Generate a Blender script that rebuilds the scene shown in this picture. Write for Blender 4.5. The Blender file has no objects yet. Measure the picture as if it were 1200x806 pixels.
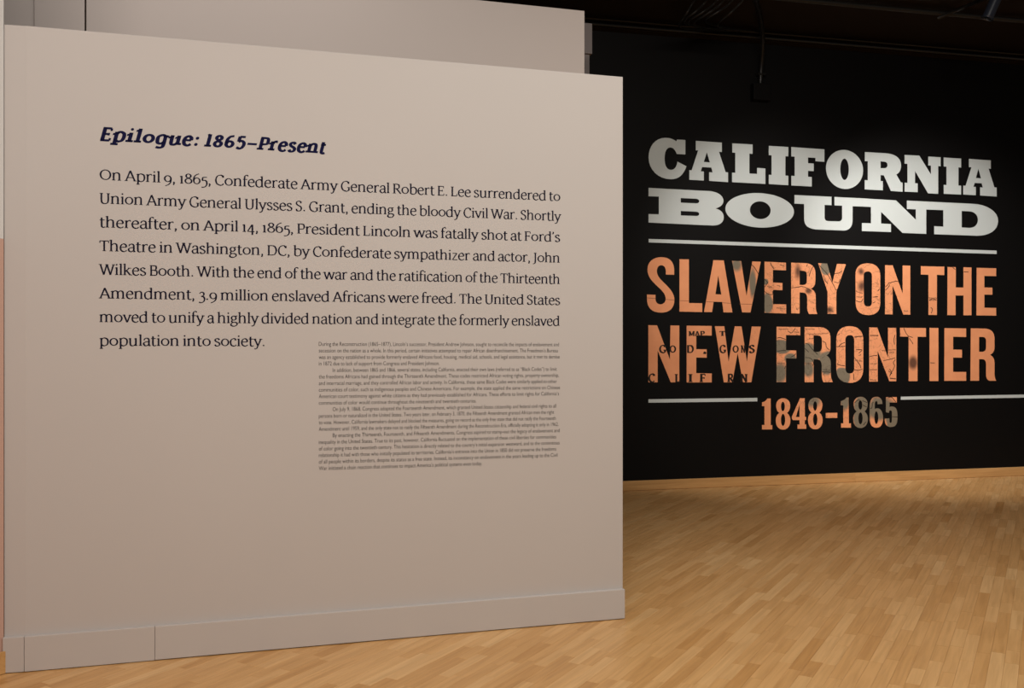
import bpy, bmesh, math, random
from mathutils import Vector, Matrix
from mathutils.geometry import tessellate_polygon

SC = bpy.context.scene
COL = SC.collection
random.seed(7)

# ------------------------------------------------------------------ camera
FPX, CX, HY, EYE = 1100.0, 600.0, 402.0, 1.39
cd = bpy.data.cameras.new('camera')
cd.lens = FPX / 1200 * 36
cd.sensor_width = 36
cd.shift_y = -1 / 1200
cd.clip_end = 60
cam = bpy.data.objects.new('camera', cd)
cam.location = (0, 0, EYE)
cam.rotation_euler = (math.pi / 2, 0, 0)
COL.objects.link(cam)
SC.camera = cam

# ------------------------------------------------------------------ world, lights, exposure
w = bpy.data.worlds.new('world')
SC.world = w
w.use_nodes = True
w.node_tree.nodes['Background'].inputs[0].default_value = (1.0, 0.90, 0.84, 1)
w.node_tree.nodes['Background'].inputs[1].default_value = 0.05
SC.view_settings.view_transform = 'Standard'
SC.view_settings.look = 'None'
SC.view_settings.exposure = 0.0
SC.view_settings.gamma = 1
SC.view_settings.use_curve_mapping = False


def lamp(name, kind, loc, target, energy, color, **kw):
    d = bpy.data.lights.new(name, kind)
    d.energy = energy
    d.color = color
    for k, v in kw.items():
        setattr(d, k, v)
    o = bpy.data.objects.new(name, d)
    o.location = loc
    v = Vector(target) - Vector(loc)
    o.rotation_euler = v.to_track_quat('-Z', 'Y').to_euler()
    COL.objects.link(o)
    return o


WARM = (1.0, 0.89, 0.80)
WARM2 = (1.0, 0.95, 0.90)
# track floods washing the text wall
lamp('wash_lamp', 'AREA', (-0.7, -0.6, 4.25), (-0.9, 4.4, 1.1), 192, WARM, shape='RECTANGLE', size=2.6, size_y=0.5)
lamp('wash_lamp', 'AREA', (1.8, 1.5, 4.25), (1.3, 3.6, 0.0), 92, (0.93, 0.95, 0.87), shape='RECTANGLE', size=1.8, size_y=0.5)
lamp('floor_fill', 'AREA', (3.0, 4.3, 4.3), (3.1, 4.6, 0), 60, WARM, shape='RECTANGLE', size=1.4, size_y=1.4)  # added overhead fill, brightens the middle of the floor
# added fill brightening the taller wall behind, set between the two walls
lamp('rear_wall_fill', 'AREA', (-1.9, 4.6, 4.3), (-2.6, 5.8, 3.2), 9, (1.0, 0.92, 0.86), shape='RECTANGLE', size=3.0, size_y=0.3)
# spots on the black title wall
lamp('title_spot', 'SPOT', (1.9, 6.3, 4.25), (3.0, 9.35, 1.5), 310, WARM2, spot_size=math.radians(62), spot_blend=0.8, shadow_soft_size=0.05)
lamp('title_spot', 'SPOT', (3.6, 6.6, 4.25), (4.4, 9.7, 1.5), 470, WARM2, spot_size=math.radians(62), spot_blend=0.8, shadow_soft_size=0.05)


# ------------------------------------------------------------------ helpers
def plane_from(p0, p1):
    """floor line through two picture points on the floor -> (origin, unit dir, yaw)"""
    def fl(px, py):
        Y = FPX * EYE / (py - HY)
        return Vector(((px - CX) / FPX * Y, Y, 0))
    a, b = fl(*p0), fl(*p1)
    u = (b - a).normalized()
    return a, u, math.atan2(u.y, u.x), (b - a).length


class Wall:
    """a vertical wall face; local frame x along it, y into it, z up"""
    def __init__(s, O, u):
        s.O, s.u = O.copy(), u.copy()
        s.n = Vector((u.y, -u.x, 0))          # towards the camera side
        s.yaw = math.atan2(u.y, u.x)
        s.M = Matrix.Translation(s.O) @ Matrix.Rotation(s.yaw, 4, 'Z')

    def at(s, px, py):
        d = Vector(((px - CX) / FPX, 1, (HY - py) / FPX))
        c = Vector((0, 0, EYE))
        t = (s.O - c).dot(s.n) / d.dot(s.n)
        p = c + d * t
        return (p - s.O).dot(s.u), p.z


def mesh(name, verts, faces, mat, parent=None, M=None, smooth=False, attr=None):
    me = bpy.data.meshes.new(name)
    me.from_pydata([tuple(v) for v in verts], [], faces)
    me.update()
    if smooth:
        for p in me.polygons:
            p.use_smooth = True
    if attr is not None:
        a = me.attributes.new('tone', 'FLOAT', 'POINT')
        a.data.foreach_set('value', attr)
    if mat:
        me.materials.append(mat)
    o = bpy.data.objects.new(name, me)
    COL.objects.link(o)
    if parent:
        o.parent = parent
    if M is not None:
        o.matrix_local = M
    return o


def box_vf(x0, x1, y0, y1, z0, z1, base=0):
    v = [(x0, y0, z0), (x1, y0, z0), (x1, y1, z0), (x0, y1, z0), (x0, y0, z1), (x1, y0, z1), (x1, y1, z1), (x0, y1, z1)]
    f = [(0, 3, 2, 1), (4, 5, 6, 7), (0, 1, 5, 4), (1, 2, 6, 5), (2, 3, 7, 6), (3, 0, 4, 7)]
    return v, [tuple(i + base for i in q) for q in f]


def box(name, b, mat, parent=None, M=None, bevel=0.0):
    bm = bmesh.new()
    v, f = box_vf(*b)
    vs = [bm.verts.new(p) for p in v]
    for q in f:
        bm.faces.new([vs[i] for i in q])
    if bevel:
        bmesh.ops.bevel(bm, geom=bm.edges[:], offset=bevel, segments=2, affect='EDGES', profile=0.6)
    me = bpy.data.meshes.new(name)
    bm.to_mesh(me)
    bm.free()
    me.materials.append(mat)
    o = bpy.data.objects.new(name, me)
    COL.objects.link(o)
    if parent:
        o.parent = parent
    if M is not None:
        o.matrix_local = M
    return o


def tube(name, pts, r, mat, parent=None, M=None, seg=10):
    """round tube along a polyline"""
    pts = [Vector(p) for p in pts]
    V, F = [], []
    up = Vector((0.3, 0.2, 1)).normalized()
    for i, p in enumerate(pts):
        a = pts[max(i - 1, 0)]
        b = pts[min(i + 1, len(pts) - 1)]
        t = (b - a).normalized()
        s = t.cross(up)
        if s.length < 0.05:
            s = t.cross(Vector((1, 0, 0)))
        s.normalize()
        q = s.cross(t)
        for k in range(seg):
            an = 2 * math.pi * k / seg
            V.append(p + (s * math.cos(an) + q * math.sin(an)) * r)
        if i:
            for k in range(seg):
                F.append(((i - 1) * seg + k, (i - 1) * seg + (k + 1) % seg, i * seg + (k + 1) % seg, i * seg + k))
    F.append(tuple(range(seg)))
    F.append(tuple((len(pts) - 1) * seg + k for k in reversed(range(seg))))
    return mesh(name, V, F, mat, parent, M, smooth=True)


def smooth_pts(P, n=8):
    out = []
    P = [Vector(p) for p in P]
    Q = [P[0] * 2 - P[1]] + P + [P[-1] * 2 - P[-2]]
    for i in range(1, len(Q) - 2):
        a, b, c, d = Q[i - 1:i + 3]
        for k in range(n):
            t = k / n
            out.append(0.5 * ((2 * b) + (c - a) * t + (2 * a - 5 * b + 4 * c - d) * t * t + (3 * b - a - 3 * c + d) * t ** 3))
    out.append(P[-1])
    return out


def empty(name, M, label=None, cat=None, group=None, kind=None):
    o = bpy.data.objects.new(name, None)
    o.empty_display_size = 0.1
    COL.objects.link(o)
    o.matrix_local = M
    return tag(o, label, cat, group, kind)


def tag(o, label=None, cat=None, group=None, kind=None):
    if label: o['label'] = label
    if cat: o['category'] = cat
    if group: o['group'] = group
    if kind: o['kind'] = kind
    return o


# ------------------------------------------------------------------ materials
def new_mat(name):
    m = bpy.data.materials.new(name)
    m.use_nodes = True
    nt = m.node_tree
    return m, nt, nt.nodes['Principled BSDF']


def paint(name, col, rough=0.6, bump=0.12, scale=220, var=0.02, spec=0.3):
    m, nt, b = new_mat(name)
    N, L = nt.nodes.new, nt.links.new
    b.inputs['Roughness'].default_value = rough
    b.inputs['Specular IOR Level'].default_value = spec
    g = N('ShaderNodeNewGeometry')
    n1 = N('ShaderNodeTexNoise'); n1.inputs['Scale'].default_value = 1.3; n1.inputs['Detail'].default_value = 3
    L(g.outputs['Position'], n1.inputs['Vector'])
    mx = N('ShaderNodeMix'); mx.data_type = 'RGBA'
    mx.inputs[6].default_value = tuple(c * (1 - var) for c in col) + (1,)
    mx.inputs[7].default_value = tuple(min(1, c * (1 + var)) for c in col) + (1,)
    L(n1.outputs['Fac'], mx.inputs[0])
    L(mx.outputs[2], b.inputs['Base Color'])
    n2 = N('ShaderNodeTexNoise'); n2.inputs['Scale'].default_value = scale; n2.inputs['Detail'].default_value = 2
    L(g.outputs['Position'], n2.inputs['Vector'])
    bp = N('ShaderNodeBump'); bp.inputs['Strength'].default_value = bump; bp.inputs['Distance'].default_value = 0.0015
    L(n2.outputs['Fac'], bp.inputs['Height'])
    L(bp.outputs['Normal'], b.inputs['Normal'])
    return m


M_white = paint('off_white_wall_paint', (0.505, 0.468, 0.45))
M_back = paint('off_white_back_paint', (0.55, 0.485, 0.455))
M_left = paint('cream_wall_paint', (0.62, 0.61, 0.60))
M_terra = paint('terracotta_paint', (0.52, 0.33, 0.265))
M_black = paint('matt_black_wall_paint', (0.0035, 0.0031, 0.003), rough=0.6, spec=0.14, bump=0.2)
M_ceil = paint('dark_brown_ceiling_paint', (0.02, 0.014, 0.010), rough=0.8, spec=0.1)
M_duct = paint('black_conduit_paint', (0.010, 0.009, 0.008), rough=0.35, spec=0.3)
M_darkmetal = paint('dark_lamp_metal', (0.02, 0.025, 0.04), rough=0.3, spec=0.6)
M_navy = paint('navy_vinyl', (0.004, 0.004, 0.040), rough=0.6, bump=0, spec=0.08)
M_text = paint('dark_blue_black_vinyl', (0.007, 0.006, 0.020), rough=0.6, bump=0, spec=0.08)
M_small = paint('dark_grey_vinyl', (0.035, 0.030, 0.028), rough=0.6, bump=0, spec=0.1)
M_wvinyl = paint('white_vinyl', (0.55, 0.59, 0.58), rough=0.45, bump=0)
M_gap = paint('dark_gap', (0.03, 0.018, 0.01), rough=0.9, bump=0)
M_ink = paint('black_print', (0.02, 0.013, 0.01), rough=0.5, bump=0)
M_taupe = paint('grey_taupe_paint', (0.17, 0.148, 0.145))


def wood_mat(name, lo, mid, hi, yaw, rough=0.36):
    m, nt, b = new_mat(name)
    N, L = nt.nodes.new, nt.links.new
    g = N('ShaderNodeNewGeometry')
    at = N('ShaderNodeAttribute'); at.attribute_name = 'tone'
    mp = N('ShaderNodeMapping'); mp.vector_type = 'POINT'
    mp.inputs['Rotation'].default_value = (0, 0, -yaw)
    L(g.outputs['Position'], mp.inputs['Vector'])
    sc = N('ShaderNodeVectorMath'); sc.operation = 'MULTIPLY'; sc.inputs[1].default_value = (1.6, 30, 30)
    L(mp.outputs['Vector'], sc.inputs[0])
    ad = N('ShaderNodeVectorMath'); ad.operation = 'ADD'
    cb = N('ShaderNodeCombineXYZ')
    ml = N('ShaderNodeMath'); ml.operation = 'MULTIPLY'; ml.inputs[1].default_value = 57
    L(at.outputs['Fac'], ml.inputs[0]); L(ml.outputs[0], cb.inputs[0]); L(ml.outputs[0], cb.inputs[2])
    L(sc.outputs[0], ad.inputs[0]); L(cb.outputs[0], ad.inputs[1])
    n1 = N('ShaderNodeTexNoise'); n1.inputs['Scale'].default_value = 1.6; n1.inputs['Detail'].default_value = 6; n1.inputs['Distortion'].default_value = 0.6
    L(ad.outputs[0], n1.inputs['Vector'])
    r = N('ShaderNodeValToRGB')
    e = r.color_ramp.elements
    e[0].position = 0.0; e[0].color = lo + (1,)
    e[1].position = 1.0; e[1].color = hi + (1,)
    x = e.new(0.5); x.color = mid + (1,)
    L(at.outputs['Fac'], r.inputs[0])
    rr = N('ShaderNodeValToRGB')
    e = rr.color_ramp.elements
    e[0].position = 0.30; e[0].color = (0.86, 0.82, 0.77, 1)
    e[1].position = 0.62; e[1].color = (1.05, 1.05, 1.05, 1)
    L(n1.outputs['Fac'], rr.inputs[0])
    mu = N('ShaderNodeMix'); mu.data_type = 'RGBA'; mu.blend_type = 'MULTIPLY'; mu.inputs[0].default_value = 1
    L(r.outputs[0], mu.inputs[6]); L(rr.outputs[0], mu.inputs[7])
    L(mu.outputs[2], b.inputs['Base Color'])
    b.inputs['Roughness'].default_value = rough
    b.inputs['Specular IOR Level'].default_value = 0.35
    n3 = N('ShaderNodeTexNoise'); n3.inputs['Scale'].default_value = 2.2; n3.inputs['Detail'].default_value = 4
    L(g.outputs['Position'], n3.inputs['Vector'])
    mr = N('ShaderNodeMapRange'); mr.inputs[3].default_value = rough - 0.08; mr.inputs[4].default_value = rough + 0.1
    L(n3.outputs['Fac'], mr.inputs[0]); L(mr.outputs[0], b.inputs['Roughness'])
    return m


# floor boards run towards the picture point (1230, horizon)
PLANK_YAW = math.atan2(1.0, (1230 - CX) / FPX)
M_floor = wood_mat('maple_floor', (0.50, 0.262, 0.090), (0.60, 0.343, 0.138), (0.68, 0.425, 0.195), PLANK_YAW)

# ------------------------------------------------------------------ wall frames
O1, U1, YAW1, LEN1 = plane_from((30, 786), (730, 724))      # freestanding text wall
W1 = Wall(O1, U1)
H1 = 2.737
O2, U2, YAW2, LEN2 = plane_from((730, 575), (1200, 557))    # black title wall
W2 = Wall(O2, U2)
M_base2 = wood_mat('maple_baseboard', (0.48, 0.26, 0.10), (0.56, 0.32, 0.125), (0.62, 0.37, 0.155), YAW2, 0.4)
H2 = 4.40

# ------------------------------------------------------------------ floor
PD = Vector((math.cos(PLANK_YAW), math.sin(PLANK_YAW), 0))
PN = Vector((-PD.y, PD.x, 0))
MF = Matrix.Rotation(PLANK_YAW, 4, 'Z')
fl_v = [(-9, -1.0, -0.06), (11, -1.0, -0.06), (11, 13, -0.06), (-9, 13, -0.06), (-9, -1.0, -0.0125), (11, -1.0, -0.0125), (11, 13, -0.0125), (-9, 13, -0.0125)]
floor = mesh('floor', fl_v, box_vf(0, 1, 0, 1, 0, 1)[1], M_gap)
tag(floor, kind='structure')
PWID, THK = 0.057, 0.012


def proj(p):
    if p.y < 0.3:
        return None
    return CX + FPX * p.x / p.y, HY + FPX * (EYE - p.z) / p.y


def seen_area(c, L):
    q = proj(c)
    if q is None or not (-30 < q[0] < 1230) or q[1] > 830:
        return 0
    if q[0] < 728:      # in front of the text wall only
        if (c - O1).dot(W1.n) < 0: return 0
    if (c - O2).dot(W2.n) < 0: return 0
    if q[0] < 10: return 0
    vis = 1.0 if q[1] < 800 else 0.4
    return L * PWID * EYE / (c.y ** 3) * vis


def seen_corner(c, L):
    # also boards whose middle is off the frame but whose ends are in it
    return max(seen_area(c, L), 0.6 * seen_area(c + PD * L * 0.42, L), 0.6 * seen_area(c - PD * L * 0.42, L))


boards = []
rnd = random.Random(11)
nrow = 0
r0, r1 = -150, 205
for r in range(r0, r1):
    y0 = r * PWID
    x = -8 - rnd.random()
    while x < 14:
        L = rnd.choice((0.2, 0.26, 0.32, 0.38, 0.45, 0.5, 0.6, 0.75)) * rnd.uniform(0.9, 1.1)
        c = PD * (x + L / 2) + PN * (y0 + PWID / 2)
        if -4.6 < c.x < 8.5 and -0.4 < c.y < 11.6:
            tone = min(1, max(0, rnd.gauss(0.52, 0.19)))
            if rnd.random() < 0.035: tone = rnd.uniform(0.0, 0.15)
            boards.append((seen_corner(c, L), x, L, y0, c, tone, rnd.uniform(-0.00015, 0.0002)))
        x += L
boards.sort(key=lambda b: -b[0])


def board_vf(x0, x1, y0, y1, z0, z1, base=0):
    e = 0.0007
    v = [(x0, y0, z0), (x1, y0, z0), (x1, y1, z0), (x0, y1, z0),
         (x0, y0, z1 - e), (x1, y0, z1 - e), (x1, y1, z1 - e), (x0, y1, z1 - e),
         (x0 + e, y0 + e, z1), (x1 - e, y0 + e, z1), (x1 - e, y1 - e, z1), (x0 + e, y1 - e, z1)]
    f = [(8, 9, 10, 11), (4, 5, 9, 8), (5, 6, 10, 9), (6, 7, 11, 10), (7, 4, 8, 11),
         (0, 1, 5, 4), (1, 2, 6, 5), (2, 3, 7, 6), (3, 0, 4, 7)]
    return v, [tuple(i + base for i in q) for q in f]


g = 0.0002
for a, x, L, y0, c, tone, dz in boards[:300]:
    v, f = board_vf(-L / 2 + g, L / 2 - g, -PWID / 2 + g, PWID / 2 - g, -THK, dz)
    mesh('floorboard', v, f, M_floor, floor, Matrix.Translation(c) @ MF, attr=[tone] * len(v))
V, F, T = [], [], []
for a, x, L, y0, c, tone, dz in boards[300:]:
    v, f = board_vf(x + g, x + L - g, y0 + g, y0 + PWID - g, -THK, dz, len(V))
    V += v; F += f; T += [tone] * len(v)
tag(mesh('floorboards', V, F, M_floor, floor, MF, attr=T), kind='stuff')

# ------------------------------------------------------------------ black title wall
wall_back = box('wall_back', (-7.5, 6.5, 0, 0.15, 0, H2), M_black, None, W2.M)
tag(wall_back, kind='structure')
bb = tag(empty('baseboard_back', W2.M), kind='structure')
sj = W2.at(1001, 560)[0]
for a, b_ in ((-5.2, -1.4), (-1.4, sj), (sj, sj + 3.3), (sj + 3.3, 6.4)):
    o = box('board', (a + 0.0006, b_ - 0.0006, -0.018, -0.0005, 0.0015, 0.093), M_base2, bb, bevel=0.004)
    at_ = o.data.attributes.new('tone', 'FLOAT', 'POINT')
    at_.data.foreach_set('value', [random.uniform(0.35, 0.75)] * len(o.data.vertices))

# ------------------------------------------------------------------ freestanding text wall
part = empty('partition_wall', W1.M, 'pale freestanding partition wall carrying the dark blue text panel and low white baseboard', 'partition wall')
box('wall_panel', (0, LEN1, 0.0, 0.14, 0.004, H1), M_white, part, bevel=0.004)
s_j = W1.at(182, 730)[0]
box('baseboard', (-0.001, s_j - 0.0006, -0.021, 0.0, 0.003, 0.1505), M_white, part, bevel=0.002)
box('baseboard', (s_j + 0.0006, LEN1 + 0.002, -0.021, 0.0, 0.004, 0.150), M_white, part, bevel=0.002)
# narrow edge strip at the left, turned a little
ang = math.radians(-4.0)
MS = Matrix.Rotation(-ang * 1.0, 4, 'Z')
strip = box('edge_strip', (-0.0835, 0.004, 0.0, 0.12, 0.003, H1 - 0.001), M_white, part, Matrix.Rotation(ang, 4, 'Z'), bevel=0.003)
box('strip_baseboard', (-0.0835, -0.0012, -0.020, 0.0, 0.003, 0.1505), M_white, strip, bevel=0.002)

# ------------------------------------------------------------------ left side wall (runs with the boards)
a0 = W1.M @ (Matrix.Rotation(ang, 4, 'Z') @ Vector((-0.0842, -0.004, 0)))
WLdir = -PD
ML = Matrix.Translation(a0) @ Matrix.Rotation(math.atan2(PD.y, PD.x), 4, 'Z')
wall_left = box('wall_left', (-4.4, 0.0, 0.0, 0.12, 0, H2), M_left, None, ML)
tag(wall_left, kind='structure')
box('painted_dado', (-4.3, -0.0015, -0.004, -0.0002, 0.0, 1.83), M_terra, wall_left, bevel=0.001)
bl = tag(empty('baseboard_left', ML), kind='structure')
o = box('board', (-4.3, -0.002, -0.020, -0.0045, 0.0015, 0.095), M_base2, bl, bevel=0.003)
at_ = o.data.attributes.new('tone', 'FLOAT', 'POINT')
at_.data.foreach_set('value', [0.5] * len(o.data.vertices))

# ------------------------------------------------------------------ taller wall behind
Y3 = FPX * 2.27 / (HY - 12.7)
O3 = Vector(((685 - CX) / FPX * Y3, Y3, 0))
vp = Vector(((4500 - CX) / FPX, 1, 0)).normalized()
W3 = Wall(O3, vp)
H3 = 3.66
s100 = W3.at(100, 20)[0]
s40 = W3.at(40, 20)[0]
p3 = empty('partition_wall', W3.M, 'taller pale partition wall rising behind the text wall, with one dark vertical seam', 'partition wall')
box('wall_panel', (s100 + 0.005, 0, 0, 0.15, 0.0, H3), M_back, p3, bevel=0.003)
box('wall_panel', (s40 + 0.0005, s100 - 0.005, 0, 0.15, 0.0, H3), M_back, p3, bevel=0.003)
box('wall_panel', (s40 - 1.6, s40 - 0.0005, 0.012, 0.15, 0.0, H3), M_back, p3, bevel=0.003)
box('seam_backing', (s100 - 0.0048, s100 + 0.0048, 0.02, 0.13, 0.0, H3 - 0.01), M_gap, p3)

# stepped end of one more wall just behind its right edge
Y4 = 7.3
O4 = Vector(((693 - CX) / FPX * Y4, Y4, 0))
W4 = Wall(O4, vp)
z_t = EYE + (HY - 28.5) / FPX * Y4
z_m = EYE + (HY - 64) / FPX * Y4
p4 = empty('partition_wall', W4.M, 'dim grey stepped wall end peeking out right of the taller pale wall', 'partition wall')
box('upper_band', (-0.9, 0, -0.02, 0.10, z_m, z_t), M_taupe, p4, bevel=0.003)
box('lower_panel', (-0.9, -0.015, 0, 0.09, 0.0, z_m - 0.001), M_taupe, p4, bevel=0.003)

# ------------------------------------------------------------------ ceiling
ceil = mesh('ceiling', [(-9, -1, H2), (11, -1, H2), (11, 13, H2), (-9, 13, H2), (-9, -1, H2 + 0.1), (11, -1, H2 + 0.1), (11, 13, H2 + 0.1), (-9, 13, H2 + 0.1)],
            box_vf(0, 1, 0, 1, 0, 1)[1], M_ceil)
tag(ceil, kind='structure')
# square timber ledge and conduits along the top of the black wall
tag(box('trim_1', (-6.8, 6.4, -0.10, 0.0, H2 - 0.09, H2), M_ceil, None, W2.M, bevel=0.004), kind='structure')


def on2(s, off, z):
    return W2.M @ Vector((s, -off, z))


def conduit(off, z, r, label, s0=-6, s1=6.3):
    o = tube('conduit', [(s0, -off, z), (s1, -off, z)], r, M_duct, None, W2.M, seg=10)
    return tag(o, label, 'conduit')


conduit(0.13, H2 - 0.075, 0.014, 'thin dark conduit nearest the top of the black wall')
conduit(0.19, H2 - 0.045, 0.012, 'thin dark conduit second out from the black wall')
conduit(1.05, H2 - 0.05, 0.022, 'black conduit under the ceiling farthest out from the black wall')


def at_ceiling(px, py, z):
    Y = FPX * (z - EYE) / (HY - py)
    return Vector(((px - CX) / FPX * Y, Y, z))


tag(tube('conduit', [at_ceiling(1100, 21, 4.30), at_ceiling(1151, -0.5, 4.30)], 0.016, M_duct),
    'short black conduit branching diagonally across the dark ceiling at right', 'conduit')
# curved drop pipe with junction box
sA = W2.at(889, 60)[0]
drop = empty('drop_pipe', W2.M @ Matrix.Translation((sA, -0.02, 0)), 'dark bent pipe dropping down the black wall to a small box', 'pipe')
zb = W2.at(889, 100)[1]
tube('pipe', smooth_pts([(-0.55, -0.95, 4.37), (-0.32, -0.6, 4.36), (-0.12, -0.28, 4.30), (-0.02, -0.09, 4.17), (0.0, -0.02, 3.98), (0.0, -0.016, 3.8), (0, -0.016, zb)]), 0.022, M_duct, drop)
box('junction_box', (-0.09, 0.09, -0.055, 0.018, zb - 0.16, zb + 0.002), M_black, drop, bevel=0.005)
for zz in (4.0, 3.86):
    box('pipe_clip', (-0.035, 0.045, -0.045, 0.018, zz - 0.012, zz + 0.012), M_duct, drop, bevel=0.002)
# loose cable loops bunched under the ceiling
cable_where = ('leftmost and widest', 'second from the left', 'third from the left', 'fourth from the left', 'fifth from the left', 'rightmost and smallest')
for i, (x0, x1, dy) in enumerate(((797, 812, 0), (803, 826, 4), (808, 838, 3), (815, 846, 2), (828, 856, 5), (842, 868, 0))):
    A = at_ceiling(x1 + 10, -16, 4.37)
    B = at_ceiling(x1, 3, 4.31)
    C_ = at_ceiling((x0 + x1) / 2, 16 - dy * 0.5, 4.22)
    D = at_ceiling(x0, 27 - dy, 4.19)
    E_ = at_ceiling(x0 + 4, 33 - dy, 4.25)
    G_ = at_ceiling(x0 + 40, 36, 4.36)
    tag(tube('cable', smooth_pts([A, B, C_, D, E_, G_]), 0.009, M_duct, seg=8),
        'looped dark ceiling cable, ' + cable_where[i] + ' of the bunch above the title', 'cable', 'looped cables under the ceiling')
# track lamp seen at the top right
lp = at_ceiling(1163, 10, 4.2)
tl = empty('track_lamp', Matrix.Translation((lp.x, lp.y, 0)) @ Matrix.Rotation(0.25, 4, 'Z'), 'dark cylindrical track lamp hanging under the ceiling at top right', 'lamp')
box('track_adapter', (-0.06, 0.06, -0.015, 0.015, 4.35, H2 - 0.0225), M_darkmetal, tl, bevel=0.003)
tube('stem', [(0, 0, 4.355), (0, 0, 4.27)], 0.009, M_darkmetal, tl)
MT = Matrix.Translation((0, 0, 4.215)) @ Matrix.Rotation(math.radians(18), 4, 'Y') @ Matrix.Rotation(math.radians(14), 4, 'X')
can = tube('lamp_can', [(0, 0, 0.085), (0, 0, 0.07), (0, 0, -0.09), (0, 0, -0.10)], 0.045, M_darkmetal, tl, MT, seg=20)
tube('front_ring', [(0, 0, -0.092), (0, 0, -0.106)], 0.051, M_darkmetal, can, seg=20)
tag(box('lighting_track', (-1.2, 2.0, -0.018, 0.018, H2 - 0.022, H2), M_darkmetal, None,
        Matrix.Translation((lp.x, lp.y, 0)) @ Matrix.Rotation(YAW2, 4, 'Z')), 'dark metal lighting track fixed to the ceiling above the title wall', 'track')


# ------------------------------------------------------------------ flat lettering from outlines
def parse(path, fr):
    ox, oy, s = fr
    tk = path.replace('|', ' L ').split()
    pts, i, mode = [], 0, 'M'
    while i < len(tk):
        t = tk[i]
        if t in 'MLCZ':
            mode = t; i += 1
            continue
        if mode in 'ML':
            pts.append((float(tk[i]), float(tk[i + 1]))); i += 2
            mode = 'L'
        elif mode == 'C':
            a = pts[-1]
            b, c, d = [(float(tk[i + 2 * k]), float(tk[i + 2 * k + 1])) for k in range(3)]
            i += 6
            for k in range(1, 9):
                t_ = k / 8; q = 1 - t_
                pts.append(tuple(q ** 3 * a[j] + 3 * q * q * t_ * b[j] + 3 * q * t_ * t_ * c[j] + t_ ** 3 * d[j] for j in (0, 1)))
    if math.dist(pts[0], pts[-1]) < 1e-6:
        pts.pop()
    return [(ox + x / s, oy + y / s) for x, y in pts]


def ell(cx, cy, rx, ry, fr, sh=0.0, n=40):
    ox, oy, s = fr
    return [(ox + (cx + rx * math.cos(2 * math.pi * k / n)) / s,
             oy + (cy + ry * math.sin(2 * math.pi * k / n) + sh * rx * math.cos(2 * math.pi * k / n)) / s) for k in range(n)]


def solid(name, loops, wall, mat, parent, off=0.0012, depth=0.001, label=None, world=False):
    """loops of picture points -> cut letter of real thickness lying on the wall"""
    L2 = [[wall.at(*p) for p in lp_] for lp_ in loops]
    xs = [p[0] for p in L2[0]]; zs = [p[1] for p in L2[0]]
    cx, cz = (min(xs) + max(xs)) / 2, (min(zs) + max(zs)) / 2
    loc = Matrix.Translation((cx, 0, cz))
    tri = tessellate_polygon([[Vector((p[0], p[1], 0)) for p in l] for l in L2])
    flat = [p for l in L2 for p in l]
    n = len(flat)
    V = [(x - cx, -off, z - cz) for x, z in flat] + [(x - cx, -off + depth, z - cz) for x, z in flat]
    F = []
    for t in tri:
        a, b, c = [flat[i] for i in t]
        cr = (b[0] - a[0]) * (c[1] - a[1]) - (b[1] - a[1]) * (c[0] - a[0])
        F.append(tuple(t) if cr > 0 else tuple(reversed(t)))
    k = 0
    for l in L2:
        m = len(l)
        ar = sum(l[i][0] * l[(i + 1) % m][1] - l[(i + 1) % m][0] * l[i][1] for i in range(m))
        for i in range(m):
            a, b = k + i, k + (i + 1) % m
            F.append((b, a, a + n, b + n))
        k += m
    o = mesh(name, V, F, mat, parent, wall.M @ loc if world else loc)
    if label: o['label'] = label
    return o


# --- map print on the copper lettering (flat print)
def patch_pos(px, py):
    s, z = W2.at(px, py)
    return W2.M @ Vector((s, 0, z))


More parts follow.
